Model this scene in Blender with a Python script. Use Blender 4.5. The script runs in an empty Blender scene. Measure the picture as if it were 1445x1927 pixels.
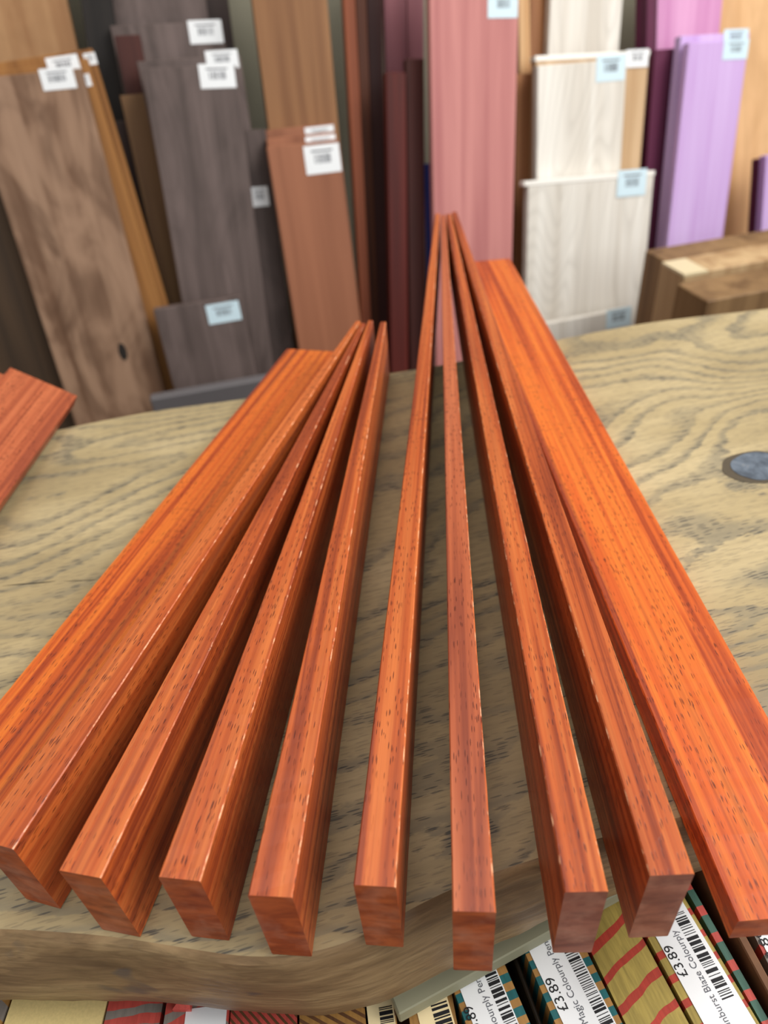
import bpy, bmesh, math, random
from mathutils import Vector, Matrix, noise
random.seed(7)
S = bpy.context.scene
C = S.collection

# ---------------------------------------------------------------- camera
HC = 0.30                                   # lens height above the slab top (m)
F = 1336.0                                  # focal length in pixels of the 1445x1927 frame
CX, CY = 722.5, 963.5
R = Matrix(((0.9961169493, 0.0880398959, 0.0),
            (-0.0544378654, 0.6159307652, -0.7859171784),
            (-0.0691920666, 0.7828654221, 0.6183317789)))
cam = bpy.data.cameras.new('camera')
cam.sensor_fit = 'VERTICAL'
cam.sensor_height = 9.8
cam.lens = F / 1927.0 * 9.8
cam.clip_start = 0.01
cam.clip_end = 50
cam.dof.use_dof = True
cam.dof.focus_distance = 0.315
cam.dof.aperture_fstop = 2.1
co = bpy.data.objects.new('camera', cam)
C.objects.link(co)
co.matrix_world = Matrix.Translation((0, 0, HC)) @ R.to_4x4()
S.camera = co

# ---------------------------------------------------------------- light
w = bpy.data.worlds.new('world')
S.world = w
w.use_nodes = True
w.node_tree.nodes['Background'].inputs[0].default_value = (1.0, 0.985, 0.96, 1)
w.node_tree.nodes['Background'].inputs[1].default_value = 0.48
def area(name, loc, target, sx, sy, power, col):
    l = bpy.data.lights.new(name, 'AREA')
    l.shape = 'RECTANGLE'; l.size = sx; l.size_y = sy; l.energy = power; l.color = col
    o = bpy.data.objects.new(name, l); C.objects.link(o)
    o.location = loc
    o.rotation_euler = (Vector(target) - Vector(loc)).to_track_quat('-Z', 'Y').to_euler()
    return o
area('side_skylight', (1.75, 0.15, 1.85), (0.05, 0.45, 0), 1.5, 1.3, 66, (1, 0.975, 0.93))
area('ceiling_light', (-0.2, 0.5, 2.4), (0.0, 0.6, 0), 2.0, 1.2, 20, (1, 0.97, 0.92))
area('shop_window', (2.2, -1.8, 1.4), (0.2, 0.8, 0), 2.4, 1.8, 36, (0.95, 0.98, 1.0))
S.view_settings.view_transform = 'Standard'
S.view_settings.look = 'None'
S.view_settings.exposure = 0.0
S.view_settings.gamma = 1.0
S.view_settings.use_curve_mapping = False

# ---------------------------------------------------------------- helpers
CAM = Vector((0, 0, HC))
Zv = Vector((0, 0, 1))
def ray(px, py): return R @ Vector((px - CX, CY - py, -F))
def at(px, py, z=0.0):
    d = ray(px, py); return CAM + d * ((z - HC) / d.z)
PSI, LEAN = math.radians(12), math.radians(11.5)
U = Vector((math.cos(PSI), math.sin(PSI), 0))            # along the rack
B = Vector((-math.sin(PSI), math.cos(PSI), 0))           # into the rack
A = Zv * math.cos(LEAN) + B * math.sin(LEAN)             # up a leaning board
N = U.cross(A)                                           # out of a leaning board
Q = CAM + ray(410, 140) * (1.15 / F)
def onrack(px, py, off=0.0):
    d = ray(px, py); return CAM + d * (((Q - N * off - CAM).dot(N)) / d.dot(N))

def put(name, me, mat=None, parent=None, mw=None):
    o = bpy.data.objects.new(name, me)
    C.objects.link(o)
    if mat is not None and not me.materials: me.materials.append(mat)
    if parent is not None: o.parent = parent
    if mw is not None:
        if parent is not None: o.matrix_parent_inverse = Matrix.Identity(4)
        o.matrix_basis = mw
    return o
def tag(o, label, cat, group=None):
    o['label'] = label; o['category'] = cat
    if group: o['group'] = group
    return o
def struct(o): o['kind'] = 'structure'; return o
def frame(org, x, y, z):
    m = Matrix((x, y, z)).transposed().to_4x4(); m.translation = org; return m
def mesh(name, v, f):
    me = bpy.data.meshes.new(name); me.from_pydata(v, [], f); me.update(); return me
def boxmesh(name, x0, x1, y0, y1, z0, z1, bev=0.0, seg=1):
    bm = bmesh.new()
    vs = [bm.verts.new(p) for p in [(x0,y0,z0),(x1,y0,z0),(x1,y1,z0),(x0,y1,z0),(x0,y0,z1),(x1,y0,z1),(x1,y1,z1),(x0,y1,z1)]]
    for q in [(0,3,2,1),(4,5,6,7),(0,1,5,4),(1,2,6,5),(2,3,7,6),(3,0,4,7)]: bm.faces.new([vs[i] for i in q])
    if bev: bmesh.ops.bevel(bm, geom=bm.edges[:], offset=bev, segments=seg, affect='EDGES', profile=0.5)
    me = bpy.data.meshes.new(name); bm.to_mesh(me); bm.free(); return me
def hexmesh(name, bot, top):
    return mesh(name, [tuple(p) for p in bot] + [tuple(p) for p in top], [(3,2,1,0),(4,5,6,7),(0,1,5,4),(1,2,6,5),(2,3,7,6),(3,0,4,7)])
def rawbox(v, f, x0, x1, y0, y1, z0, z1):
    b = len(v)
    v += [(x0,y0,z0),(x1,y0,z0),(x1,y1,z0),(x0,y1,z0),(x0,y0,z1),(x1,y0,z1),(x1,y1,z1),(x0,y1,z1)]
    f += [tuple(b+i for i in q) for q in [(0,3,2,1),(4,5,6,7),(0,1,5,4),(1,2,6,5),(2,3,7,6),(3,0,4,7)]]

# ---------------------------------------------------------------- materials
def lin(r, g, b):
    f = lambda c: (c/255/12.92) if c/255 <= 0.04045 else ((c/255+0.055)/1.055)**2.4
    return (f(r), f(g), f(b), 1)
class NT:
    def __init__(s, name, rough=0.5, spec=0.4):
        s.m = bpy.data.materials.new(name); s.m.use_nodes = True
        s.t = s.m.node_tree; s.p = s.t.nodes['Principled BSDF']
        s.p.inputs['Roughness'].default_value = rough
        s.p.inputs['Specular IOR Level'].default_value = spec
    def n(s, typ, **k):
        o = s.t.nodes.new(typ)
        for a, b in k.items(): setattr(o, a, b)
        return o
    def l(s, a, b): s.t.links.new(a, b)
    def coords(s, rnd=True):
        tc = s.n('ShaderNodeTexCoord')
        if not rnd: return tc.outputs['Object']
        oi = s.n('ShaderNodeObjectInfo')
        mu = s.n('ShaderNodeVectorMath', operation='SCALE'); mu.inputs[0].default_value = (3.1, 7.7, 5.3)
        s.l(oi.outputs['Random'], mu.inputs['Scale'])
        ad = s.n('ShaderNodeVectorMath', operation='ADD')
        s.l(tc.outputs['Object'], ad.inputs[0]); s.l(mu.outputs[0], ad.inputs[1])
        return ad.outputs[0]
    def scaled(s, v, sc):
        m = s.n('ShaderNodeVectorMath', operation='MULTIPLY'); m.inputs[1].default_value = sc
        s.l(v, m.inputs[0]); return m.outputs[0]
    def noise(s, v, detail=3, rough=0.55, dist=0.0, scale=1.0):
        n = s.n('ShaderNodeTexNoise'); n.inputs['Scale'].default_value = scale
        n.inputs['Detail'].default_value = detail; n.inputs['Roughness'].default_value = rough
        n.inputs['Distortion'].default_value = dist
        s.l(v, n.inputs['Vector']); return n.outputs[0]
    def ramp(s, fac, stops, interp='LINEAR'):
        r = s.n('ShaderNodeValToRGB'); e = r.color_ramp.elements; r.color_ramp.interpolation = interp
        while len(e) < len(stops): e.new(0.5)
        for i, (p, c) in enumerate(stops):
            e[i].position = p; e[i].color = c if len(c) == 4 else (*c, 1)
        s.l(fac, r.inputs[0]); return r.outputs[0]
    def mix(s, fac, a, b, blend='MIX'):
        m = s.n('ShaderNodeMix', data_type='RGBA', blend_type=blend)
        for i, x in ((0, fac), (6, a), (7, b)):
            if isinstance(x, (int, float)): m.inputs[i].default_value = x
            elif isinstance(x, tuple): m.inputs[i].default_value = x
            else: s.l(x, m.inputs[i])
        return m.outputs[2]
    def math(s, op, a, b=None, clamp=False):
        m = s.n('ShaderNodeMath', operation=op, use_clamp=clamp)
        for i, x in ((0, a), (1, b)):
            if x is None: continue
            if isinstance(x, (int, float)): m.inputs[i].default_value = x
            else: s.l(x, m.inputs[i])
        return m.outputs[0]
    def pores(s, v, sc, th, keep, soft=0.12):
        vo = s.n('ShaderNodeTexVoronoi'); vo.inputs['Scale'].default_value = 1.0
        s.l(s.scaled(v, sc), vo.inputs['Vector'])
        near = s.n('ShaderNodeMapRange'); near.inputs[1].default_value = th; near.inputs[2].default_value = th + soft
        near.inputs[3].default_value = 1; near.inputs[4].default_value = 0
        s.l(vo.outputs['Distance'], near.inputs[0])
        sp = s.n('ShaderNodeSeparateColor'); s.l(vo.outputs['Color'], sp.inputs[0])
        k = s.math('LESS_THAN', sp.outputs[0], keep)
        return s.math('MULTIPLY', near.outputs[0], k)
    def bump(s, h, strength, dist=0.001):
        b = s.n('ShaderNodeBump'); b.inputs['Strength'].default_value = strength; b.inputs['Distance'].default_value = dist
        s.l(h, b.inputs['Height']); s.l(b.outputs[0], s.p.inputs['Normal'])
    def out(s, col):
        if isinstance(col, tuple): s.p.inputs['Base Color'].default_value = col
        else: s.l(col, s.p.inputs['Base Color'])
        return s.m

def padauk(name, light, mid, dark, streak=0.5, worn_lit=0.0):
    t = NT(name, 0.40, 0.42)
    v = t.coords()
    band = t.noise(t.scaled(v, (0.8, 44, 44)), 4, 0.62, 0.35)
    c = t.ramp(band, [(0.30, dark), (0.41, mid), (0.48, light), (0.53, mid), (0.575, dark), (0.62, mid), (0.68, light), (0.80, mid)])
    fine = t.noise(t.scaled(v, (6, 620, 620)), 3, 0.6)
    c = t.mix(t.math('MULTIPLY', t.ramp(fine, [(0.35, (1,1,1)), (0.60, (0,0,0))]), 0.42), c, dark)
    stk = t.noise(t.scaled(v, (1.6, 150, 150)), 3, 0.55, 0.15)
    c = t.mix(t.math('MULTIPLY', t.ramp(stk, [(0.57, (0,0,0)), (0.68, (1,1,1))]), streak), c, lin(104, 42, 32))
    patch = t.noise(t.scaled(v, (14, 90, 90)), 2, 0.5)
    po = t.pores(v, (175, 1500, 1500), 0.24, 0.42)
    po2 = t.pores(v, (120, 1100, 1100), 0.20, 0.16)
    po = t.math('MAXIMUM', po, po2)
    po = t.math('MULTIPLY', po, t.ramp(patch, [(0.38, (0.18,)*3), (0.54, (1,1,1))]))
    c = t.mix(t.math('MULTIPLY', po, 0.85), c, lin(78, 24, 10))
    if worn_lit:  # torn fibres and the arris highlight, both painted as paler flecks
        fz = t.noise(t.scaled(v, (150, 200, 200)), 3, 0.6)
        c = t.mix(t.math('MULTIPLY', t.ramp(fz, [(0.52, (0,0,0)), (0.66, (1,1,1))]), worn_lit), c, lin(236, 178, 138))
    t.bump(t.math('SUBTRACT', t.math('MULTIPLY', fine, 0.4), po), 0.22, 0.0006)
    return t.out(c)
M = {}
M['padauk'] = padauk('padauk', lin(200, 108, 52), lin(180, 84, 36), lin(130, 52, 24))
M['padauk_arris'] = padauk('padauk_worn_lit_arris', lin(208, 116, 62), lin(190, 94, 48), lin(150, 66, 34), 0.2, 0.7)  # chamfer colour: worn fibres plus a painted highlight
M['padauk_orange'] = padauk('padauk_orange', lin(222, 118, 42), lin(202, 92, 34), lin(152, 58, 24))
M['padauk_dull'] = padauk('padauk_dull', lin(188, 104, 66), lin(170, 86, 52), lin(134, 62, 40))
def endgrain(name, a, b, dust):
    t = NT(name, 0.5, 0.35)
    v = t.coords()
    n = t.noise(t.scaled(v, (40, 55, 150)), 3, 0.55, 0.5)
    d = t.noise(t.scaled(v, (70, 70, 70)), 3, 0.6)
    f = t.noise(t.scaled(v, (900, 900, 900)), 2, 0.6)
    c = t.ramp(n, [(0.34, b), (0.64, a)])
    c = t.mix(t.math('MULTIPLY', f, 0.25), c, b)
    c = t.mix(t.math('MULTIPLY', t.ramp(d, [(0.45, (0,0,0)), (0.75, (1,1,1))]), dust), c, lin(206, 150, 124))
    return t.out(c)
M['end'] = endgrain('padauk_end_grain', lin(186, 92, 46), lin(132, 56, 30), 0.35)
M['end_dusty'] = endgrain('padauk_end_grain_dusty', lin(160, 98, 78), lin(120, 68, 56), 0.5)

def slab_mat():
    t = NT('slab_wood', 0.55, 0.35)
    v = t.coords(False)
    warp = t.noise(t.scaled(v, (5.0, 9.0, 9.0)), 3, 0.55)
    base = t.noise(t.scaled(v, (2.1, 4.4, 4.4)), 2.0, 0.45, 0.6)
    sep = t.n('ShaderNodeSeparateXYZ'); t.l(v, sep.inputs[0])
    field = t.math('ADD', t.math('MULTIPLY', base, 27.0), t.math('MULTIPLY', sep.outputs[1], 38.0))
    jit = t.noise(t.scaled(v, (40, 110, 110)), 4, 0.65)
    field = t.math('ADD', field, t.math('MULTIPLY', jit, 0.75))
    ring = t.math('FRACT', field)
    line = t.ramp(ring, [(0.0, (0.9,)*3), (0.12, (1,1,1)), (0.45, (0,0,0)), (0.93, (0,0,0)), (1.0, (0.9,)*3)])
    amp = t.noise(t.scaled(v, (8, 20, 20)), 2, 0.5)
    line = t.math('MULTIPLY', line, t.ramp(amp, [(0.30, (0.4,)*3), (0.62, (1,1,1))]))
    c = t.ramp(warp, [(0.3, lin(148, 130, 96)), (0.5, lin(174, 155, 116)), (0.7, lin(196, 177, 138))])
    fib = t.noise(t.scaled(v, (22, 300, 300)), 4, 0.65)
    c = t.mix(t.math('MULTIPLY', t.ramp(fib, [(0.3, (1,1,1)), (0.6, (0,0,0))]), 0.38), c, lin(132, 118, 90))
    c = t.mix(t.math('MULTIPLY', line, 0.62), c, lin(110, 106, 94))
    po = t.pores(v, (110, 900, 900), 0.31, 0.7)
    po2 = t.pores(v, (55, 420, 420), 0.22, 0.22)
    pm = t.math('MULTIPLY', po, t.math('ADD', t.math('MULTIPLY', line, 0.8), 0.28), True)
    pm = t.math('MAXIMUM', pm, t.math('MULTIPLY', po2, t.math('ADD', t.math('MULTIPLY', line, 0.8), 0.05), True))
    c = t.mix(t.math('MULTIPLY', pm, 0.85), c, lin(68, 66, 64))
    t.bump(t.math('SUBTRACT', t.math('MULTIPLY', fib, 0.5), pm), 0.25, 0.0008)
    return t.out(c)
M['slab'] = slab_mat()
def bark_mat():
    t = NT('live_edge_wood', 0.5, 0.35)
    v = t.coords(False)
    n1 = t.noise(t.scaled(v, (9, 22, 40)), 4, 0.6, 0.6)
    n2 = t.noise(t.scaled(v, (40, 120, 420)), 3, 0.6, 0.8)
    c = t.ramp(n1, [(0.32, lin(92, 70, 48)), (0.5, lin(134, 108, 76)), (0.68, lin(164, 138, 100))])
    c = t.mix(t.math('MULTIPLY', t.ramp(n2, [(0.35, (1,1,1)), (0.6, (0,0,0))]), 0.45), c, lin(78, 60, 42))
    spot = t.noise(t.scaled(v, (34, 40, 60)), 2, 0.5, 1.0)
    c = t.mix(t.math('MULTIPLY', t.ramp(spot, [(0.64, (0,0,0)), (0.72, (1,1,1))]), 0.6), c, lin(70, 68, 70))
    t.bump(t.math('ADD', n2, t.math('MULTIPLY', n1, 2)), 0.35, 0.0012)
    return t.out(c)
M['live_edge'] = bark_mat()

def timber(name, light, dark, rough=0.6, sc=1.0, fig=0.0, spec=0.3, rings=0.0):
    t = NT(name, rough, spec)
    v = t.coords()
    n1 = t.noise(t.scaled(v, (0.9*sc, 26*sc, 26*sc)), 4, 0.6, 0.4)
    n2 = t.noise(t.scaled(v, (4, 260, 260)), 3, 0.6)
    c = t.ramp(n1, [(0.34, dark), (0.62, light)])
    if rings:
        b = t.noise(t.scaled(v, (1.6, 9, 9)), 1.0, 0.4, 0.2)
        r = t.math('FRACT', t.math('MULTIPLY', b, 24.0))
        c = t.mix(t.math('MULTIPLY', t.ramp(r, [(0.0, (1,1,1)), (0.5, (0,0,0)), (1.0, (0.3,)*3)]), rings), c, tuple(x*0.55 for x in dark[:3]) + (1,))
    if fig:
        n3 = t.noise(t.scaled(v, (4.0, 9, 9)), 3, 0.5, 2.2)
        c = t.mix(t.math('MULTIPLY', t.ramp(n3, [(0.45, (0,0,0)), (0.62, (1,1,1))]), fig), c, tuple(min(1, x*1.15) for x in light[:3]) + (1,), 'MIX')
        c = t.mix(t.math('MULTIPLY', t.ramp(n3, [(0.30, (1,1,1)), (0.48, (0,0,0))]), fig), c, tuple(x*0.7 for x in dark[:3]) + (1,), 'MIX')
    c = t.mix(t.math('MULTIPLY', n2, 0.35), c, dark)
    return t.out(c)
def plain(name, col, rough=0.6, spec=0.3, sc=60, amt=0.12):
    t = NT(name, rough, spec)
    n = t.noise(t.coords(), 3, 0.6, 0, sc)
    return t.out(t.mix(t.math('MULTIPLY', n, amt * 2), col, tuple(x * 0.6 for x in col[:3]) + (1,)))
M['paper'] = plain('label_paper', lin(236, 238, 240), 0.45, 0.4, 200, 0.04)
M['paper_blue'] = plain('label_paper_bluish', lin(206, 228, 238), 0.4, 0.45, 200, 0.04)
M['paper_cream'] = plain('label_paper_cream', lin(246, 226, 178), 0.5, 0.3, 200, 0.04)
M['ink'] = plain('label_ink', lin(28, 28, 32), 0.5)
M['ink_grey'] = plain('label_ink_grey', lin(96, 98, 106), 0.5)
M['wall'] = plain('wall_paint', lin(150, 146, 128), 0.8, 0.2, 3, 0.08)
M['floor'] = plain('floor_concrete', lin(96, 88, 80), 0.7, 0.3, 6, 0.15)

# ---------------------------------------------------------------- setting
FLOOR = -0.75
def wallq(u0, u1, z0, z1, back):
    o = Q + B * back; o.z = 0
    o = o - U * (o.dot(U))
    return [o + U*u0 + Zv*z0, o + U*u1 + Zv*z0, o + U*u1 + Zv*z1, o + U*u0 + Zv*z1], o
qq, _ = wallq(-2.6, 3.2, FLOOR, 1.9, 0.34)
o = struct(put('wall_back', hexmesh('wall_back', [qq[0], qq[1], qq[1]+B*.1, qq[0]+B*.1], [qq[3], qq[2], qq[2]+B*.1, qq[3]+B*.1]), M['wall']))
o = struct(put('floor', boxmesh('floor', -7, 7, -7, 4, FLOOR-.05, FLOOR), M['floor']))

# ---------------------------------------------------------------- live-edge slab table
front = [(-0.95,-0.035),(-0.7,0.03),(-0.5,0.09),(-0.36,0.118),(-0.25,0.132),(-0.20,0.133),(-0.170,0.131),(-0.148,0.128),(-0.127,0.125),(-0.108,0.121),(-0.090,0.117),(-0.073,0.113),(-0.056,0.111),(-0.039,0.112),
         (-0.023,0.1155),(-0.004,0.1245),(0.014,0.131),(0.034,0.1365),(0.051,0.140),(0.077,0.146),(0.114,0.152),(0.16,0.158),(0.22,0.166),(0.32,0.185),(0.46,0.205),(0.62,0.23),(0.80,0.25),(0.98,0.27)]
low   = [(-0.97,-0.05),(-0.72,0.015),(-0.52,0.078),(-0.38,0.108),(-0.27,0.122),(-0.215,0.124),(-0.187,0.122),(-0.165,0.120),(-0.142,0.118),(-0.122,0.1163),(-0.104,0.1145),(-0.083,0.112),(-0.066,0.109),(-0.053,0.106),
         (-0.035,0.105),(-0.018,0.108),(0.000,0.1145),(0.020,0.1215),(0.040,0.1275),(0.064,0.1375),(0.100,0.1445),(0.15,0.151),(0.21,0.158),(0.32,0.176),(0.46,0.196),(0.62,0.221),(0.80,0.241),(0.98,0.261)]
back  = [(-0.95,0.44),(-0.75,0.455),(-0.60,0.468),(-0.45,0.492),(-0.35,0.515),(-0.272,0.533),(-0.23,0.544),(-0.188,0.5525),(-0.15,0.556),(-0.116,0.559),(-0.06,0.570),(0.017,0.583),(0.061,0.589),
         (0.10,0.599),(0.152,0.614),(0.21,0.629),(0.273,0.641),(0.33,0.645),(0.391,0.648),(0.50,0.66),(0.62,0.685),(0.80,0.715),(0.98,0.74)]
def resample(p, n):
    L = [0]
    for a, b in zip(p, p[1:]): L.append(L[-1] + math.dist(a, b))
    out = []
    j = 0
    for i in range(n):
        s = L[-1] * i / (n - 1)
        while j < len(p) - 2 and L[j+1] < s: j += 1
        t = (s - L[j]) / (L[j+1] - L[j])
        out.append((p[j][0] + (p[j+1][0]-p[j][0])*t, p[j][1] + (p[j+1][1]-p[j][1])*t))
    return out
def smooth(p, k=2):
    for _ in range(k):
        p = [p[0]] + [((a[0]+2*b[0]+c[0])/4, (a[1]+2*b[1]+c[1])/4) for a, b, c in zip(p, p[1:], p[2:])] + [p[-1]]
    return p
NS = 420
SD = Vector((math.cos(PSI), math.sin(PSI), 0)); SP = Vector((-math.sin(PSI), math.cos(PSI), 0))
TH = 0.050
slab_mw = frame(Vector((0, 0, 0)), SD, SP, Zv)
inv = slab_mw.inverted()
fr = smooth(resample(front, NS), 8); lo = smooth(resample(low, NS), 8); bk = smooth(resample(back, NS), 8)
def nz(x, z, k, a): return a * noise.noise(Vector((x * k, z * k * 1.7, 3.3)))
rows = []            # loops running front-top inwards .. round to the underside
prof = [0.0, 0.04, 0.12, 0.25, 0.4, 0.55, 0.7, 0.85, 0.96, 1.0]
for i in range(NS):
    a, b, c = fr[i], lo[i], bk[i]
    col = []
    for k in range(9): # top strip from back to front
        t = k / 8
        col.append(Vector((c[0] + (a[0]-c[0])*t, c[1] + (a[1]-c[1])*t, 0)))
    for t in prof[1:]:
        bulge = -0.0035 * math.sin(math.pi * min(1, t)) - 0.0012 * (1 if 0 < t < 1 else 0)
        rnd = 0.004 * max(0, (t - 0.85) / 0.15)
        x = a[0] + (b[0]-a[0])*t; y = a[1] + (b[1]-a[1])*t + bulge + rnd
        y += nz(x, -TH*t, 26, 0.0018) + nz(x, -TH*t, 90, 0.0006)
        col.append(Vector((x, y, -TH*t)))
    col.append(Vector((c[0], c[1] - 0.006, -TH)))
    col.append(Vector((c[0], c[1] + 0.004, -TH*0.6)))
    col.append(Vector((c[0], c[1] + 0.003, -TH*0.12)))
    rows.append(col)
nc = len(rows[0])
v = [tuple(inv @ p) for r in rows for p in r]
fc, mi = [], []
for i in range(NS-1):
    for k in range(nc):
        k2 = (k+1) % nc
        fc.append((i*nc+k, i*nc+k2, (i+1)*nc+k2, (i+1)*nc+k))
        mi.append(0 if k < 8 else 1)
fc.append(tuple(range(nc-1, -1, -1))); mi.append(1)
fc.append(tuple((NS-1)*nc + k for k in range(nc))); mi.append(1)
me = mesh('slab_top', v, fc)
me.materials.append(M['slab']); me.materials.append(M['live_edge'])
for p, m_ in zip(me.polygons, mi):
    p.material_index = m_
    p.use_smooth = m_ == 1
bm = bmesh.new(); bm.from_mesh(me); bmesh.ops.recalc_face_normals(bm, faces=bm.faces[:]); bm.to_mesh(me); bm.free()
me.set_sharp_from_angle(angle=math.radians(40))
table = bpy.data.objects.new('slab_table', None); C.objects.link(table); table.location = (0, 0, FLOOR)
tag(table, 'live-edge slab table of pale olive-brown wood carrying the fanned orange boards', 'table')
put('slab_top', me, None, table, Matrix.Translation((0, 0, -FLOOR)) @ slab_mw)
M['leg'] = timber('leg_wood', lin(120, 96, 66), lin(76, 58, 40))
for x, y in ((-0.72, 0.25), (0.74, 0.48)):
    put('leg', boxmesh('leg', -0.03, 0.03, -0.13, 0.13, 0, -FLOOR-TH), M['leg'], table, Matrix.Translation((x, y, 0)) @ Matrix.Rotation(PSI, 4, 'Z'))
# dark resin-filled knot, inset flush in the slab
def resin():
    t = NT('knot_resin', 0.22, 0.5)
    n = t.noise(t.coords(False), 3, 0.6, 0.4, 90)
    return t.out(t.ramp(n, [(0.35, lin(74, 82, 94)), (0.6, lin(104, 114, 128)), (0.75, lin(134, 134, 132))]))
M['resin'] = resin()
M['knot_rim'] = plain('knot_rim', lin(88, 78, 64), 0.6, 0.3, 300, 0.3)
kc = at(1424, 879)
def blob(r0, r1, z, seed, n=40):
    vv = [(0, 0, z)]
    for i in range(n):
        a = 2*math.pi*i/n
        s = 1 + 0.10*noise.noise(Vector((math.cos(a)*1.6, math.sin(a)*1.6, seed)))
        vv.append((r0*s*math.cos(a), r1*s*math.sin(a), z))
    return mesh('blob', vv, [(0, 1+i, 1+(i+1) % n) for i in range(n)])
kmw = Matrix.Translation(kc + Vector((0, 0, -FLOOR))) @ Matrix.Rotation(PSI, 4, 'Z')
kr = put('knot_rim', blob(0.0245, 0.0185, 0.0003, 1.0), M['knot_rim'], table, kmw)
kf = put('knot_filling', blob(0.0205, 0.0165, 0.0006, 4.0), M['resin'], table, kmw @ Matrix.Translation((0.0025, 0, 0)))
kf['label'] = 'blue-grey resin filling of the knot'
# hairline drying cracks
M['crack'] = plain('crack_dark', lin(58, 52, 44), 0.8)
def crack(pts, wd):
    P = [at(*p) for p in pts]; vv, ff = [], []
    for i, p in enumerate(P):
        h = wd * math.sin(math.pi * (i + 0.15) / (len(P) - 0.7))
        vv += [(p.x, p.y - h, 0.0002), (p.x, p.y + h, 0.0002)]
    for i in range(len(P)-1): ff.append((2*i, 2*i+2, 2*i+3, 2*i+1))
    put('drying_crack', mesh('crack', vv, ff), M['crack'], table, Matrix.Translation((0, 0, -FLOOR)))
crack([(5,1103),(35,1100),(62,1098),(85,1096),(105,1094)], 0.0005)
crack([(120,1094),(150,1093),(185,1091)], 0.00025)

# ---------------------------------------------------------------- padauk boards
H = 0.0505
def board_mesh(L, t0, t1, h0, h1, ch=0.0005, n=90, jit=0.00014, seed=0.0, mats=('padauk', 'end'), worn_lit=()):
    """a sawn board along +X, its thickness running from t0 to t1; slightly fuzzy sawn arrises"""
    v, f = [], []
    for i in range(n + 1):
        s = i / n; x = L * s
        ht = (t0 + (t1-t0)*s) / 2; h = h0 + (h1-h0)*s
        sec = [(-ht+ch, 0), (ht-ch, 0), (ht, ch), (ht, h-ch), (ht-ch, h), (-ht+ch, h), (-ht, h-ch), (-ht, ch)]
        for k, (y, z) in enumerate(sec):
            j = jit * noise.noise(Vector((x*160, k*7.1, seed))) + 0.6*jit*noise.noise(Vector((x*700, k*3.7, seed)))
            wv = 0.0002 * noise.noise(Vector((x*4, seed*2.3, 1.5)))
            v.append((x, y + wv + (j if k in (2,3,6,7) else 0), z + (j if k in (0,1,4,5) else 0)))
    for i in range(n):
        for k in range(8):
            f.append((i*8+k, (i+1)*8+k, (i+1)*8+(k+1) % 8, i*8+(k+1) % 8))
    f.append(tuple(range(8))); f.append(tuple(n*8 + k for k in range(7, -1, -1)))
    me = mesh('board', v, f)
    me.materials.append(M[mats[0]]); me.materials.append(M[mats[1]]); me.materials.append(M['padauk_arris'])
    for q, p in enumerate(me.polygons): p.material_index = 1 if len(p.vertices) == 8 else (2 if q % 8 in worn_lit else 0)
    bm = bmesh.new(); bm.from_mesh(me); bmesh.ops.recalc_face_normals(bm, faces=bm.faces[:]); bm.to_mesh(me); bm.free()
    return me
up = [  # near end centre, far end centre, near thickness, far thickness, label, material
 ((-0.1550,0.1390),(-0.0078,0.5865),0.0170,0.0040,'upright orange-red board of the short fan, leftmost, beside the flat board','padauk'),
 ((-0.1190,0.1248),(-0.0036,0.5806),0.0168,0.0040,'upright orange-red board of the short fan, second from its flat board','padauk'),
 ((-0.0828,0.1200),(0.0030,0.5853),0.0156,0.0042,'upright orange-red board of the short fan, third from its flat board','padauk'),
 ((-0.0502,0.1114),(0.0136,0.5798),0.0156,0.0049,'upright orange-red board of the short fan, standing apart at its right side','padauk'),
 ((-0.0144,0.1118),(0.0950,0.8810),0.0146,0.0054,'upright board of the long fan, leftmost, with dark hairline splits on top','padauk'),
 ((0.0180,0.1008),(0.1004,0.8730),0.0142,0.0056,'dull pinkish upright board of the long fan, second from left, end nearest the camera','padauk_dull'),
 ((0.0558,0.1039),(0.1072,0.8754),0.0144,0.0060,'upright board of the long fan, third from left, end jutting over striped blanks','padauk'),
 ((0.0855,0.1069),(0.1150,0.8816),0.0149,0.0062,'upright board of the long fan next to its flat board','padauk')]
for i, (n0, f0, t0, t1, lab, mt) in enumerate(up):
    a, b = Vector((*n0, 0.0004)), Vector((*f0, 0.0004))
    x = (b - a).normalized(); y = Zv.cross(x)
    g = 'short fanned boards' if i < 4 else 'long fanned boards'
    o = put('padauk_board', board_mesh((b-a).length, t0, t1, H, H, seed=i*1.7, mats=(mt, 'end_dusty' if i > 5 else 'end'), worn_lit=((5,), (5,), (5,), (5,), (5,), (5,), (3, 5), (3,))[i]), None, None, frame(a, x, y, Zv))
    tag(o, lab, 'board', g)
def flat(p0, p1, wd0, wd1, th, z, lab, mt, seed, cat='board', grp=None):
    a, b = Vector((*p0, z)), Vector((*p1, z))
    x = (b - a).normalized(); y = Zv.cross(x)
    o = put('padauk_board', board_mesh((b-a).length, wd0, wd1, th, th, seed=seed, jit=0.00018, mats=(mt, 'end')), None, None, frame(a, x, y, Zv))
    return tag(o, lab, cat, grp)
flat((0.1402,0.1040),(0.1432,0.8090),0.0505,0.0515,0.0148,0.0003,'broad orange board lying flat at the right of the long fan','padauk_orange',11, grp='long fanned boards')
fl = Vector((-0.077,0.621)); fd = Vector((0.126,0.384)).normalized(); fp = Vector((fd.y,-fd.x))
e1 = fl + fp*0.0254; e0 = e1 - fd*0.47
flat(tuple(e0), tuple(e1), 0.0508,0.0508,0.0148,0.0003,'broad orange board lying flat at the left of the short fan','padauk_orange',12, grp='short fanned boards')
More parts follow.
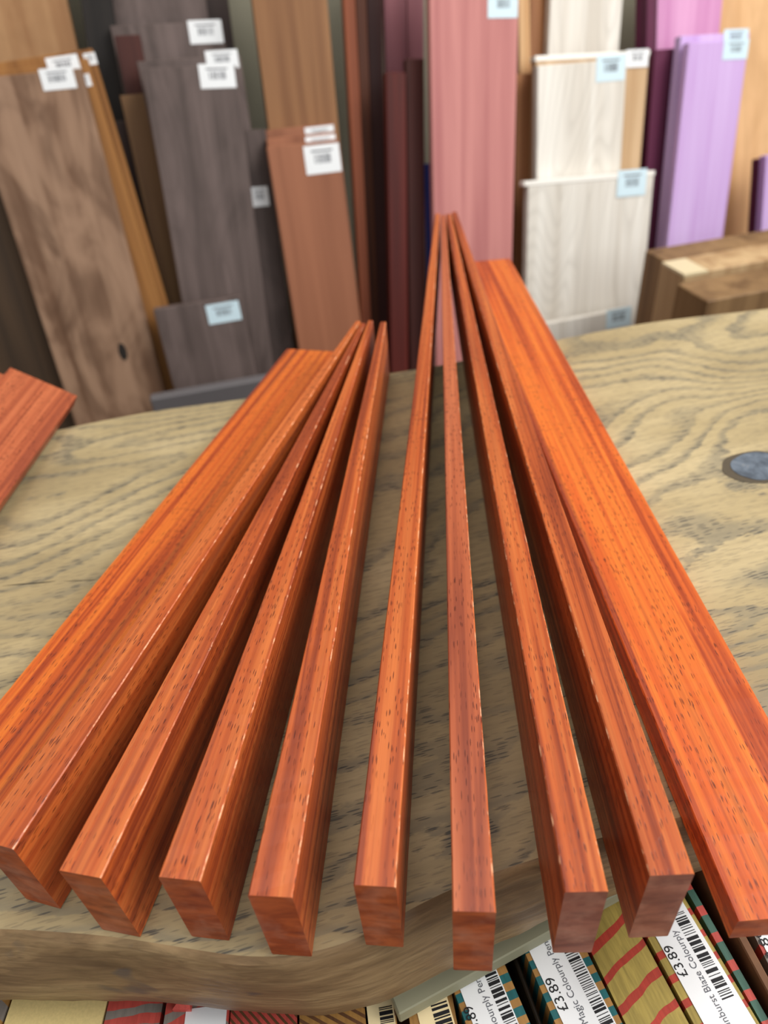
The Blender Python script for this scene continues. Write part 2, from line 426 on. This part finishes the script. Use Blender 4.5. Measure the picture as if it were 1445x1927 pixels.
# two more boards lying at the left edge of the table, one on the other
def tilted(c0, c2, c1, off_s, off_n, off_d, th, lab, seed):
    """board whose right top arris runs c2 -> c0 just above the table, its left side propped up towards c1"""
    d = (c0 - c2).normalized()
    s_ = (c1 - c0); wd_ = 0.057; s_ = (s_ - d*s_.dot(d)).normalized()
    n_ = d.cross(s_)
    e1_ = c0 + s_*(wd_/2 + off_s) + d*off_d + n_*(off_n - th)
    e0_ = e1_ - d*0.47
    o = put('padauk_board', board_mesh(0.47, wd_, wd_, th, th, seed=seed, jit=0.00018, mats=('padauk_dull', 'end')), None, None, frame(e0_, d, s_, n_))
    return tag(o, lab, 'board')
c0, c1, c2 = at(145,745,0.0125), at(20,697,0.0425), at(0,950,0.0165)
tilted(c0, c2, c1, 0, 0, 0, 0.0115, 'orange board at the far left of the table, tilted up on its right edge', 13)
tilted(c0, c2, c1, 0.022, -0.0125, 0.004, 0.0115, 'orange board almost hidden under the tilted one at the far left', 14)

# ---------------------------------------------------------------- rack of leaning boards behind
SHELF = -0.43
def mk(name, l, d, **k): M[name] = timber(name, lin(*l), lin(*d), **k)
mk('iroko', (162,130,106), (106,76,56), fig=0.75)
mk('iroko_gold', (166,116,64), (118,76,38))
mk('iroko_pale', (178,138,98), (148,106,70), fig=0.3)
mk('brown_dark', (84,64,46), (52,40,30))
mk('black', (44,38,34), (26,22,20))
mk('wenge', (116,100,96), (76,64,60), fig=0.25, rings=0.25)
mk('wenge_dark', (80,66,62), (54,44,42))
mk('maroon', (84,44,36), (54,26,24))
mk('tan', (136,104,70), (98,70,46))
mk('utile', (160,104,76), (132,82,58))
mk('sapele_tall', (164,120,80), (122,82,52))
mk('orange_brown', (150,82,50), (108,54,32))
mk('deep_brown', (92,48,26), (60,28,14))
mk('deep_red', (112,40,30), (72,24,20))
mk('dark_red', (86,42,36), (56,26,22))
mk('red_black', (58,24,20), (36,14,12))
mk('dusky_pink', (160,104,112), (124,76,84))
mk('pink', (206,140,134), (176,110,108), sc=1.3)
mk('ash', (240,236,228), (206,198,186), rings=0.30, rough=0.5)
mk('ash_tan', (214,184,146), (178,142,102))
mk('pale_tan', (226,190,146), (190,142,92))
mk('mid_tan', (176,122,80), (132,86,54))
mk('purple', (212,186,230), (186,146,204), sc=0.8)
mk('purple_pink', (222,166,204), (192,124,172), sc=0.8)
mk('purple_shaded', (104,38,72), (70,24,48))  # purpleheart in shade, the darkening put into the colour
mk('maple', (232,190,142), (204,156,106), fig=0.35)
mk('walnut', (152,120,82), (108,80,52))
mk('walnut_light', (206,176,134), (160,126,88))
M['blue'] = plain('blue_plastic', lin(30,44,104), 0.4)
M['rail'] = plain('grey_rail', lin(108,104,106), 0.5, 0.4)
M['straw_wax'] = plain('straw_wax', lin(222,206,166), 0.4, 0.4, 150, 0.08)
M['wax'] = plain('wax_sealer', lin(244,240,232), 0.35, 0.5, 150, 0.08)

def price_label(o, inv, c, wpx, off, mat, zup=0.0):
    """paper price label (c = its centre pixel, wpx = its width in pixels), printed barcode on it"""
    p = onrack(c[0], c[1], off); q = onrack(c[0] + wpx/2, c[1] - wpx*0.05, off)
    hw = (q - p).length; hh = hw * c[2]
    l = inv @ p
    # board-local: x = along the board (up), y = across (to the left), z = out of the face
    m = Matrix.Translation((l.x, l.y, 0))
    lb = put('price_label', boxmesh('price_label', -hh, hh, -hw, hw, 0.0002, 0.0008), M[mat], o, m @ Matrix.Translation((0, 0, zup)))
    vv, ff = [], []
    y = -hw*0.46
    random.seed(int(c[0]*7 + c[1]))
    while y < hw*0.46:
        b = random.choice((0.0008, 0.0014, 0.002))
        rawbox(vv, ff, -hh*0.28, hh*0.36, y, y+b, 0.0008, 0.00095)
        y += b + random.choice((0.0010, 0.0018))
    rawbox(vv, ff, hh*0.52, hh*0.64, -hw*0.6, hw*0.6, 0.0008, 0.00095)
    put('barcode', mesh('barcode', vv, ff), M['ink_grey'], lb)

SPECS = []
def lean(name, mat, tl, bl, tr, br, off, lab, cat='board', th=0.020, labels=(), grp='boards leaning in the rack', wax=None):
    SPECS.append(dict(name=name, mat=mat, p=(tl, bl, tr, br), off=off, lab=lab, cat=cat, th=th, labels=labels, grp=grp, wax=wax))
def solve(sp, off):
    """tl/bl: two points down the left arris, tr/br: two down the right arris, on the face plane `off` behind the rack front"""
    a, b, c_, d_ = [onrack(*q, off) for q in sp['p']]
    ax = ((a-b).normalized() + (c_-d_).normalized()).normalized()
    ac = N.cross(ax)
    if ac.dot(U) > 0: ac = -ac
    top = (a + c_)/2
    wd = (abs((a-c_).dot(ac)) + abs((b-d_).dot(ac)))/2
    drop = abs(ac.z)*wd/2 + abs(ax.cross(ac).z)*sp['th']
    t = (top.z - SHELF - 0.0015 - drop) / ax.z
    org = top - ax*t
    return org, ax, ac, t, wd
def corners(sol):
    org, ax, ac, t, wd = sol
    P = [org - ac*wd/2, org + ac*wd/2, org + ac*wd/2 + ax*(t+.003), org - ac*wd/2 + ax*(t+.003)]
    return [((p-Q).dot(U), (p-Q).dot(A)) for p in P]
def cross(p, q):
    for r in (p, q):
        for i in range(4):
            ex, ey = r[(i+1) % 4][0]-r[i][0], r[(i+1) % 4][1]-r[i][1]
            nx, ny = -ey, ex; ln = math.hypot(nx, ny); nx /= ln; ny /= ln
            pa = [x*nx+y*ny for x, y in p]; qa = [x*nx+y*ny for x, y in q]
            if max(pa) < min(qa) - 0.0008 or max(qa) < min(pa) - 0.0008: return False
    return True
def build_rack():
    placed = []; deepest = 0
    for sp in sorted(SPECS, key=lambda d: d['off']):
        off = sp['off']; th = sp['th']
        for _ in range(60):
            sol = solve(sp, off); cs = corners(sol); hit = None
            for (o2, th2, c2_) in placed:
                if off < o2 + th2 + 0.003 and cross(cs, c2_):
                    hit = o2 + th2 + 0.0035 if hit is None else max(hit, o2 + th2 + 0.0035)
            if hit is None: break
            off = hit
        placed.append((off, th, cs)); deepest = max(deepest, off + th)
        org, ax, ac, t, wd = sol
        mw = frame(org, ax, ac, ax.cross(ac))
        o = put(sp['name'], boxmesh(sp['name'], 0, t, -wd/2, wd/2, -th, 0, 0.0012), M[sp['mat']], None, mw)
        tag(o, sp['lab'], sp['cat'], sp['grp'])
        iv = mw.inverted()
        for (cx, cy, wpx, asp, m) in sp['labels']: price_label(o, iv, (cx, cy, asp), wpx, off, m, 0.0011 if sp['wax'] is not None else 0.0)
        if sp['wax'] is not None:
            put('waxed_end', boxmesh('waxed_end', t-0.007, t+0.002, -wd/2-0.001, wd/2+sp['wax'], -th-0.001, 0.0012, 0.001), M['wax'], o, Matrix.Identity(4))
        if 'knot' in sp['lab']:
            k = iv @ onrack(231, 662, off)
            put('knot', blob(0.016, 0.007, 0.0003, 2.0), M['black'], o, Matrix.Translation((k.x, k.y, 0)))
    return deepest

# far left: mottled brown stack
lean('timber_board','iroko_pale',(-160,-150),(-120,0),(90,-150),(127,0),0.105,'tall tan board rising out of view behind the mottled brown stack')
lean('timber_board','iroko_gold',(-60,124),(80,470),(180,92),(282,480),0.052,'golden board at the back of the mottled brown stack, with a label at its corner', labels=((170,111,22,0.9,'paper'),))
lean('timber_board','iroko_gold',(-64,136),(70,470),(172,116),(268,480),0.026,'golden-edged board in the middle of the mottled brown stack', labels=((120,124,60,0.55,'paper'),(158,152,26,0.8,'paper')))
lean('timber_board','iroko',(-70,152),(61,550),(152,126),(239,465),0.0,'mottled light brown board in front at the far left, with a dark knot low down', labels=((109,148,63,0.58,'paper'),), th=0.025)
lean('timber_board','brown_dark',(-190,300),(-90,620),(-8,300),(100,600),0.02,'shadowed dark brown board at the far left, beside the mottled board')
# black and wenge
lean('timber_board','black',(130,-150),(164,90),(190,-150),(240,212),0.085,'narrow black board rising between the brown stack and the grey-brown boards')
lean('timber_board','wenge',(164,-170),(196,0),(362,-170),(388,0),0.105,'tall grey-brown board rising out of view behind the wenge stack')
lean('timber_board','wenge_dark',(352,-150),(376,0),(412,-150),(440,100),0.112,'dark brown board showing as a strip behind the wenge stack')
lean('timber_board','wenge',(209,52),(228,160),(416,36),(437,160),0.080,'grey-brown wenge board with a label, second row from the back', labels=((387,60,62,0.6,'paper'),))
lean('timber_board','maroon',(215,68),(236,173),(262,64),(284,173),0.062,'narrow dark reddish board left of the wenge stack')
lean('timber_board','wenge',(262,116),(320,440),(447,102),(500,400),0.052,'wenge board just behind the front one, only its labelled top showing', labels=((418,112,60,0.5,'paper'),))
lean('timber_board','wenge',(264,130),(327,465),(446,121),(473,370),0.026,'wide dark wenge board in front with a white price label', labels=((409,143,66,0.60,'paper'),))
lean('timber_board','wenge',(428,250),(470,560),(496,240),(549,600),0.030,'wenge board peeping out at the right of the wide one, small label', labels=((489,370,32,1.05,'paper'),))
lean('timber_board','tan',(226,179),(287,465),(285,176),(345,465),0.054,'narrow tan board left of the wide wenge board')
lean('timber_board','wenge_dark',(214,228),(266,480),(256,226),(308,480),0.079,'narrow purplish dark board behind the tan one')
lean('timber_board','wenge',(290,582),(327,739),(450,558),(484,700),-0.035,'short grey-brown offcut board standing low with a bright label', labels=((421,588,62,0.58,'paper_blue'),), th=0.028)
# utile stack
lean('timber_board','sapele_tall',(453,-150),(506,237),(604,-150),(635,237),0.085,'tall mid-brown board rising behind the reddish-brown stack')
lean('timber_board','utile',(500,242),(556,600),(626,234),(668,560),0.052,'reddish-brown board at the back of its stack of three', labels=((602,253,54,0.5,'paper'),))
lean('timber_board','utile',(502,258),(558,620),(630,250),(672,580),0.026,'reddish-brown board in the middle of its stack of three', labels=((604,271,56,0.5,'paper'),))
lean('timber_board','utile',(504,276),(560,654),(636,262),(680,600),0.0,'reddish-brown board at the front of its stack, square white label', labels=((607,299,66,0.72,'paper'),))
# orange-brown, reds
lean('timber_board','orange_brown',(636,-150),(674,480),(662,-150),(691,480),0.06,'narrow orange-brown board standing beside the wall gap')
lean('timber_board','deep_brown',(662,-150),(690,480),(684,-150),(707,480),0.068,'narrow deep brown board between orange-brown and near-black ones')
lean('timber_board','red_black',(684,-150),(706,480),(716,-150),(728,480),0.076,'near-black red board left of the dusky pink boards')
lean('timber_board','dusky_pink',(716,-150),(730,200),(762,-150),(767,200),0.098,'dusky pink board behind the dark red boards, left one')
lean('timber_board','dusky_pink',(763,-150),(768,200),(796,-150),(799,200),0.108,'dusky pink board behind the dark red boards, right one')
lean('timber_board','deep_red',(727,138),(734,600),(763,134),(768,600),0.04,'dark red board with a ruddy face, left of its darker neighbour')
lean('timber_board','dark_red',(765,112),(770,600),(797,109),(801,600),0.05,'brownish dark red board just left of the blue strip')
lean('edge_strip','blue',(801,308),(806,600),(814,307),(820,600),0.045,'narrow dark blue strip beside the wide pink board','strip', th=0.01, grp=None)
# pink
lean('timber_board','pink',(805,-150),(816,400),(980,-150),(965,420),0.01,'wide pink board in the middle with a label at the top of the frame', labels=((946,8,56,0.72,'paper_blue'),))
# tans
lean('timber_board','pale_tan',(972,-150),(978,100),(996,-150),(997,100),0.085,'pale tan board, a narrow strip right of the pink board')
lean('timber_board','mid_tan',(998,-150),(997,100),(1040,-150),(1034,100),0.098,'tan board behind the ash stack, right of the pale strip')
lean('timber_board','mid_tan',(974,142),(966,560),(1012,135),(1006,560),0.06,'brown board standing between the pink board and the ash stack')
# ash
lean('timber_board','ash',(1042,-150),(1031,100),(1184,-150),(1165,90),0.085,'tall pale ash board rising out of view behind the ash stack')
lean('timber_board','ash_tan',(1009,114),(1003,320),(1222,90),(1206,306),0.055,'ash board with tan heartwood at its right side, behind the front ones', labels=((1198,110,42,0.62,'paper'),), wax=0.002)
lean('timber_board','ash',(1012,128),(1010,335),(1180,106),(1168,320),0.028,'pale ash board with a bluish label, in the middle of the ash stack', labels=((1149,128,54,0.72,'paper_blue'),))
lean('timber_board','ash',(992,352),(990,600),(1234,314),(1202,619),0.0,'widest ash board with a cathedral grain and bluish label, front of its stack', labels=((1188,344,54,0.76,'paper_blue'),), wax=0.009)
lean('timber_board','ash',(1028,606),(1030,680),(1190,582),(1186,680),-0.035,'low ash offcut, its top just above the table edge, with a bluish label', labels=((1164,598,46,0.7,'paper_blue'),))
# purpleheart
lean('timber_board','purple_pink',(1240,-150),(1228,90),(1376,-150),(1350,90),0.085,'tall pinkish purple board rising behind the lavender ones')
lean('timber_board','purple_shaded',(1222,-150),(1206,480),(1241,-150),(1226,480),0.064,'narrow board coloured as the shaded left side of the purple stack', th=0.04)
lean('timber_board','purple_shaded',(1228,97),(1208,480),(1296,86),(1252,480),0.062,'purple board left of the lavender board, its shade put into the colour')
lean('timber_board','purple',(1284,70),(1240,470),(1409,58),(1362,450),0.040,'lavender purple board behind the front one, only its labelled top showing', labels=((1384,70,46,0.5,'paper_blue'),))
lean('timber_board','purple',(1297,84),(1254,465),(1408,72),(1357,455),0.012,'lavender purple board in front with a bluish price label', labels=((1384,93,47,0.60,'paper_blue'),))
lean('timber_board','maple',(1350,-160),(1340,440),(1640,-190),(1560,440),0.115,'wide peach-coloured board at the right behind the purple boards')
lean('timber_board','purple_shaded',(1427,300),(1415,470),(1442,296),(1430,470),0.05,'narrow maroon board at the right edge of the picture')
lean('timber_board','purple',(1442,290),(1430,470),(1500,284),(1484,470),0.045,'lilac board cut off by the right edge of the picture')
# rack shelf, rail
DEEP = build_rack()
sq, so = wallq(-1.3, 2.2, 0, 1, -0.36)
rack = bpy.data.objects.new('timber_rack', None); C.objects.link(rack); rack.location = (0, 0, FLOOR)
tag(rack, 'low dark rack along the wall that the leaning boards stand on', 'rack')
rmw = frame(Vector((so.x, so.y, 0)), U, B, Zv)
put('shelf', boxmesh('shelf', -1.3, 2.2, 0.02, 0.68, SHELF-0.03, SHELF), M['brown_dark'], rack, Matrix.Translation((0,0,-FLOOR)) @ rmw)
for k in range(4):
    put('leg', boxmesh('leg', -0.03, 0.03, 0.04, 0.54, FLOOR, SHELF-0.03), M['brown_dark'], rack, Matrix.Translation((0,0,-FLOOR)) @ rmw @ Matrix.Translation((-1.25 + k*1.13, 0, 0)))
# grey bar lying along the foot of the wenge boards
p, q = onrack(282, 752, -0.085), onrack(500, 726, -0.085)
x = (q - p); x.z = 0; x.normalize()
bar = put('metal_bar', boxmesh('metal_bar', 0, 0.34, 0, 0.022, -(p.z-SHELF), 0, 0.002), M['rail'], None, frame(p, x, Zv.cross(x), Zv))
tag(bar, 'dark grey bar along the foot of the short wenge offcut', 'bar')
# thick brown blocks behind the table at the right
def block(tl_px, depth, front_left_px, wd, mat, lab, zoff=0.0):
    """upright thick board: its front top left corner seen at front_left_px at the given axis depth"""
    fl_ = CAM + ray(*front_left_px) * (depth / F)
    hgt = fl_.z - SHELF - 0.002
    o = put('thick_board', boxmesh('thick_board', 0, hgt, -0.5, 0, -wd, 0, 0.0015), M[mat], None, frame(Vector((fl_.x, fl_.y, SHELF+0.002)), Zv, -U, -B))
    tag(o, lab, 'board', 'thick brown boards behind the table')
    if 'pale' in lab:
        put('waxed_corner', boxmesh('waxed_corner', hgt-0.004, hgt+0.0004, -0.042, 0.0004, -wd+0.004, 0.0004), M['straw_wax'], o, Matrix.Identity(4))
    return o
block(None, 1.22, (1256, 494), 0.070, 'walnut', 'thick brown upright board, rearmost of three behind the table right')
block(None, 1.115, (1288, 517), 0.066, 'walnut_light', 'thick brown upright board with a pale waxed corner, middle of three')
block(None, 1.02, (1331, 567), 0.075, 'walnut', 'thick brown upright board, nearest of three behind the table right')

# ---------------------------------------------------------------- pen blanks below the table front
BZ = -0.07
def dyed(name, col, amt=0.25):
    t = NT(name, 0.5, 0.35)
    v = t.coords()
    n = t.noise(t.scaled(v, (500, 60, 500)), 3, 0.6, 0.3)
    n2 = t.noise(t.scaled(v, (60, 20, 60)), 2, 0.5, 0.3)
    d = tuple(x*0.45 for x in col[:3]) + (1,)
    c = t.mix(t.math('MULTIPLY', t.ramp(n, [(0.35, (1,1,1)), (0.62, (0,0,0))]), amt*1.6), col, d)
    c = t.mix(t.math('MULTIPLY', t.ramp(n2, [(0.4, (1,1,1)), (0.6, (0,0,0))]), amt), c, d)
    t.bump(n, 0.3, 0.0006)
    return t.out(c)
M['teal'] = dyed('dyed_teal', lin(32, 104, 108)); M['amber'] = dyed('dyed_amber', lin(176, 130, 70))
M['olive'] = dyed('dyed_olive_yellow', lin(176, 154, 78), 0.35); M['brick'] = dyed('dyed_brick_red', lin(182, 62, 46))
M['green'] = dyed('dyed_green', lin(66, 104, 90)); M['red'] = dyed('dyed_red', lin(204, 84, 74))
M['grey'] = dyed('dyed_grey', lin(140, 132, 124)); M['cork'] = plain('speckled_straw', lin(238, 214, 148), 0.7, 0.2, 900, 0.35)
M['brown_ply'] = dyed('dyed_brown', lin(110, 74, 48)); M['straw'] = dyed('splinter_straw', lin(232, 206, 140), 0.1)
M['tray'] = timber('tray_wood', lin(124, 86, 58), lin(84, 56, 36)); M['tray_dark'] = timber('tray_dark', lin(52, 42, 32), lin(30, 24, 18))
M['batten'] = timber('batten_wood', lin(182, 178, 152), lin(140, 138, 114), sc=2)

def strip_frame(l0, l1, r0, r1, z):
    """l0,l1 / r0,r1: far and near pixel of the left and right long arris at height z"""
    a, b, c_, d_ = at(*l0, z), at(*l1, z), at(*r0, z), at(*r1, z)
    y = ((a-b).normalized() + (c_-d_).normalized()).normalized()      # away from the camera
    x = y.cross(Zv)                                                    # to the right
    near = (b + d_)/2
    wd = (abs((c_-a).dot(x)) + abs((d_-b).dot(x)))/2
    return near, x, y, wd
def blank(lab, l0, l1, r0, r1, plies, pitch, z=BZ, th=0.028, shear=0.0, length=0.13, before=0.035, wav=0.0, name='pen_blank', slim=1.0):
    near, x, y, wd = strip_frame(l0, l1, r0, r1, z)
    org = near - y*before
    e = bpy.data.objects.new(name, None); C.objects.link(e)
    e.matrix_basis = frame(Vector((org.x, org.y, z - th)), x, y, Zv)
    tag(e, lab, 'pen blank', 'pen blanks in the tray')
    n = 0; yy = 0.0; i = 0
    while yy < length:
        m, k = plies[i % len(plies)]
        t = min(pitch * k, length - yy); i += 1
        h = wd/2*slim - 0.0003
        sh = shear * wd
        y0, y1 = yy, yy + t
        NX = 8 if wav else 1
        vv, ff = [], []
        for j in range(NX + 1):
            sx = -h + 2*h*j/NX
            w0 = wav*noise.noise(Vector((sx*120, y0*90, 5.0))); w1 = wav*noise.noise(Vector((sx*120, y1*90, 5.0)))
            ps = sh*(j/NX - 0.5)
            vv += [(sx, y0+ps+w0, 0), (sx, y1+ps+w1, 0), (sx, y1+ps+w1, th), (sx, y0+ps+w0, th)]
        for j in range(NX):
            b0, b1 = 4*j, 4*j+4
            for k0 in range(4):
                k1 = (k0+1) % 4
                ff.append((b0+k0, b0+k1, b1+k1, b1+k0))
        ff.append((3,2,1,0)); ff.append(tuple(4*NX+q for q in (0,1,2,3)))
        me = mesh('ply', vv, ff)
        bm = bmesh.new(); bm.from_mesh(me); bmesh.ops.recalc_face_normals(bm, faces=bm.faces[:]); bm.to_mesh(me); bm.free()
        put('ply', me, M[m], e)
        yy += t
    return e
T_, A_ = ('teal', 1.0), ('amber', 0.9)
H_b = blank('teal and orange striped pen blank with a white label, left of the dark divider', (856,1876),(879,1927),(953,1806),(996,1927), [T_, A_], 0.0036)
I_b = blank('teal and orange striped pen blank labelled Magic Colourply, right of the dark divider', (983,1788),(1045,1927),(1106,1789),(1172,1927), [T_, A_], 0.0036, z=BZ+0.0008)
J_b = blank('mustard pen blank with slanting red stripes and no label', (1107,1789),(1173,1927),(1210,1759),(1301,1927), [('olive', 1.0), ('brick', 0.34), ('olive', 1.1), ('brick', 0.42)], 0.0088, shear=0.34, wav=0.0012, length=0.15, slim=0.95)
K_b = blank('mustard and red pen blank labelled Sunburst Blaze', (1211,1759),(1302,1927),(1292,1687),(1433,1927), [('olive', 1.0), ('brick', 0.45)], 0.0068, z=BZ+0.0010, shear=0.1, length=0.16, slim=0.95)
L_b = blank('green pen blank with red bands next to the brown divider', (1294,1687),(1435,1927),(1303,1661),(1450,1927), [('green', 1.0), ('red', 0.55)], 0.0078, z=BZ-0.001, length=0.16, slim=0.9)
M_b = blank('red and grey striped pen blank at the lower right corner', (1416,1757),(1500,1927),(1500,1740),(1600,1927), [('red', 0.7), ('grey', 1.0)], 0.0062, z=BZ, length=0.15)
# blanks showing under the slab at the lower left
def lowblank(lab, x0, x1, plies, pitch, z=-0.072, shear=0.0, wav=0.0, top=1880):
    k0 = (x0 - 560)*0.03; k1 = (x1 - 560)*0.03
    return blank(lab, (x0 - k0, top),(x0, 1927),(x1 - k1, top),(x1, 1927), plies, pitch, z=z, shear=shear, wav=wav, length=0.075, before=0.04)
lowblank('grey and orange striped pen blank at the lower left corner', -90, 3, [('grey', 1.0), ('amber', 0.6)], 0.006, shear=-0.6)
lowblank('straw-coloured speckled pen blank at the lower left', 6, 192, [('cork', 1.0)], 0.08)
lowblank('red pen blank with wavy grey stripes beside the straw-coloured one', 194, 301, [('red', 0.8), ('grey', 0.7)], 0.0052, shear=0.08, wav=0.0010)
C_b = lowblank('red and grey pen blank carrying a blank white sticker', 306, 428, [('red', 0.9), ('grey', 0.8)], 0.005, z=-0.069, shear=0.45, wav=0.0012)
lowblank('pen blank with fine slanting red and brown stripes', 431, 560, [('red', 0.7), ('brown_ply', 0.5)], 0.0030, shear=-1.0)
lowblank('pen blank with fine slanting amber and brown stripes', 562, 690, [('amber', 0.9), ('brown_ply', 0.6)], 0.0026, shear=-0.6)
F_b = lowblank('amber and brown pen blank with a cream barcode label, left of the batten end', 692, 748, [('amber', 1.0), ('brown_ply', 0.6)], 0.004)
G_b = lowblank('amber pen blank with a cream barcode label, under the batten', 770, 862, [('amber', 1.0)], 0.08, z=-0.0735)
# tips that stick up in front of the slab edge
tp = at(351, 1866, -0.060); bl_, br_ = at(324, 1900, -0.066), at(358, 1900, -0.066)
iv_ = C_b.matrix_basis.inverted()
dn = Vector((0, 0, -0.02))
put('splinter', hexmesh('splinter', [iv_ @ (p_ + dn) for p_ in (bl_, br_, tp+Vector((.0008,0,0)), tp-Vector((.0008,0,0)))],
              [iv_ @ p_ for p_ in (bl_, br_, tp+Vector((.0008,0,0)), tp-Vector((.0008,0,0)))]), M['red'], C_b)

def label_on(bl_obj, l0, l1, r0, r1, z, mat, texts, bars=None, end0=0.0, end1=0.0):
    """a paper label lying on a blank; local frame x = reading direction (away), y = glyph up (to the left)"""
    near, x, y, wd = strip_frame(l0, l1, r0, r1, z)
    far = (at(*l0, z) + at(*r0, z))/2
    ln = (far - near).dot(y)
    mw = bl_obj.matrix_basis.inverted() @ frame(Vector((near.x, near.y, z)), y, -x, Zv)
    fr_ = frame(Vector((near.x, near.y, z)), y, -x, Zv); iv = fr_.inverted()
    lb = put('price_label', boxmesh('price_label', -end0, ln+end1, -wd/2, wd/2, 0, 0.0003), M[mat], bl_obj, mw)
    for (txt, p0, p1, size, ink) in texts:
        a = iv @ at(*p0, z); b = iv @ at(*p1, z)
        cu = bpy.data.curves.new('lettering', 'FONT'); cu.body = txt; cu.size = size; cu.align_x = 'LEFT'
        to = bpy.data.objects.new('lettering', cu); C.objects.link(to)
        dg = bpy.context.evaluated_depsgraph_get()
        me = bpy.data.meshes.new_from_object(to.evaluated_get(dg))
        bpy.data.objects.remove(to)
        xs = [v.co.x for v in me.vertices]; x0, x1 = min(xs), max(xs)
        s = (b.x - a.x) / (x1 - x0)
        for v in me.vertices: v.co = ((v.co.x - x0)*s, v.co.y, 0.00042)
        me.materials.clear()
        put('lettering', me, M[ink], lb, Matrix.Translation((a.x, (a.y + b.y)/2 - size*0.34, 0)))
    if bars:
        p0, p1, yw0, yw1, seed = bars
        a = iv @ at(*p0, z); b = iv @ at(*p1, z)
        random.seed(seed); vv, ff = [], []
        xx = a.x
        while xx < b.x:
            t = random.choice((0.0003, 0.0003, 0.0004, 0.0006, 0.0011, 0.0015))
            rawbox(vv, ff, xx, min(xx + t, b.x), -wd/2 + yw0*wd, -wd/2 + yw1*wd, 0.0003, 0.00042)
            xx += t + random.choice((0.0004, 0.0006, 0.0007, 0.0010))
        put('barcode', mesh('barcode', vv, ff), M['ink'], lb)
    return lb
zi = BZ + 0.0009
label_on(I_b, (985,1767),(1060,1927),(1078,1771),(1159,1927), zi, 'paper',
         [('£3.89', (1064,1902),(1030,1842), 0.0062, 'ink'), ('Magic Colourply Pen Blank', (1102,1927),(1004,1732), 0.0044, 'ink_grey')],
         ((1170,1960),(1070,1762), 0.03, 0.30, 5), end0=0.02, end1=0.006)
zk = BZ + 0.0011
label_on(K_b, (1229,1757),(1326,1927),(1294,1710),(1420,1927), zk, 'paper',
         [('£3.89', (1294,1836),(1248,1783), 0.0062, 'ink'), ('Sunburst Blaze Colourply', (1382,1942),(1262,1754), 0.0044, 'ink_grey')],
         ((1366,1880),(1290,1712), 0.10, 0.38, 9), end0=0.02, end1=0.012)
zh = BZ + 0.0001
label_on(H_b, (867,1868),(892,1927),(936,1822),(974,1927), zh, 'paper',
         [('£3.89', (896,1955),(884,1893), 0.0062, 'ink'), ('Magic Colourply Pen', (960,2010),(899,1842), 0.0044, 'ink_grey')],
         ((975,1990),(920,1822), 0.03, 0.32, 21), end0=0.02, end1=0.012)
label_on(M_b, (1422,1748),(1440,1790),(1490,1740),(1520,1790), BZ+0.0001, 'paper',
         [('£3.89', (1458,1822),(1430,1750), 0.0062, 'ink')], None, end0=0.03, end1=0.01)
label_on(C_b, (352,1897),(346,1927),(426,1893),(426,1927), -0.0689, 'paper', [], None, end0=0.02)
label_on(F_b, (690,1895),(693,1927),(740,1895),(745,1927), -0.0719, 'paper_cream', [], ((722,1940),(718,1896), 0.05, 0.55, 31), end0=0.02, end1=0.01)
label_on(G_b, (782,1895),(790,1927),(845,1890),(856,1927), -0.0734, 'paper_cream', [], ((835,1945),(825,1885), 0.05, 0.55, 37), end0=0.02, end1=0.02)
# the tray: floor, dividers, batten; stands on its own cabinet
tray = bpy.data.objects.new('blank_tray', None); C.objects.link(tray); tray.location = (0.02, 0.1, FLOOR)
tag(tray, 'wooden display tray under the table front holding striped pen blanks', 'tray')
TM = Matrix.Translation((-0.02, -0.1, -FLOOR))
tz = BZ - 0.0325
put('tray_floor', boxmesh('tray_floor', -0.24, 0.26, -0.02, 0.24, tz-0.012, tz), M['tray'], tray, TM)
put('cabinet', boxmesh('cabinet', -0.22, 0.24, 0.0, 0.22, FLOOR, tz-0.012, 0.003), M['tray_dark'], tray, TM)
def divider(l0, l1, r0, r1, z, mat, ln=0.16, before=0.04):
    near, x, y, wd = strip_frame(l0, l1, r0, r1, z)
    org = near - y*before
    return put('divider', boxmesh('divider', -wd/2, wd/2, 0, ln, tz - z, 0, 0.0006), M[mat], tray, Matrix.Translation((-0.02,-0.1,-FLOOR)) @ frame(Vector((org.x, org.y, z)), x, y, Zv))
divider((965,1800),(1011,1927),(972,1800),(1021,1927), BZ-0.008, 'tray_dark', 0.09, 0.03)
divider((1325,1660),(1462,1890),(1388,1726),(1468,1890), BZ+0.004, 'tray')
# batten lying across the blanks, running under the slab
p, q = at(750, 1910, -0.058), at(1031, 1755, -0.058)
x = (q - p).normalized(); y = Zv.cross(x)
bt = put('wooden_batten', boxmesh('wooden_batten', 0, 0.12, 0, 0.0105, -0.0105, 0, 0.0006), M['batten'], None, frame(p, x, y, Zv))
tag(bt, 'greenish grey wooden batten lying across the pen blanks under the slab edge', 'batten')
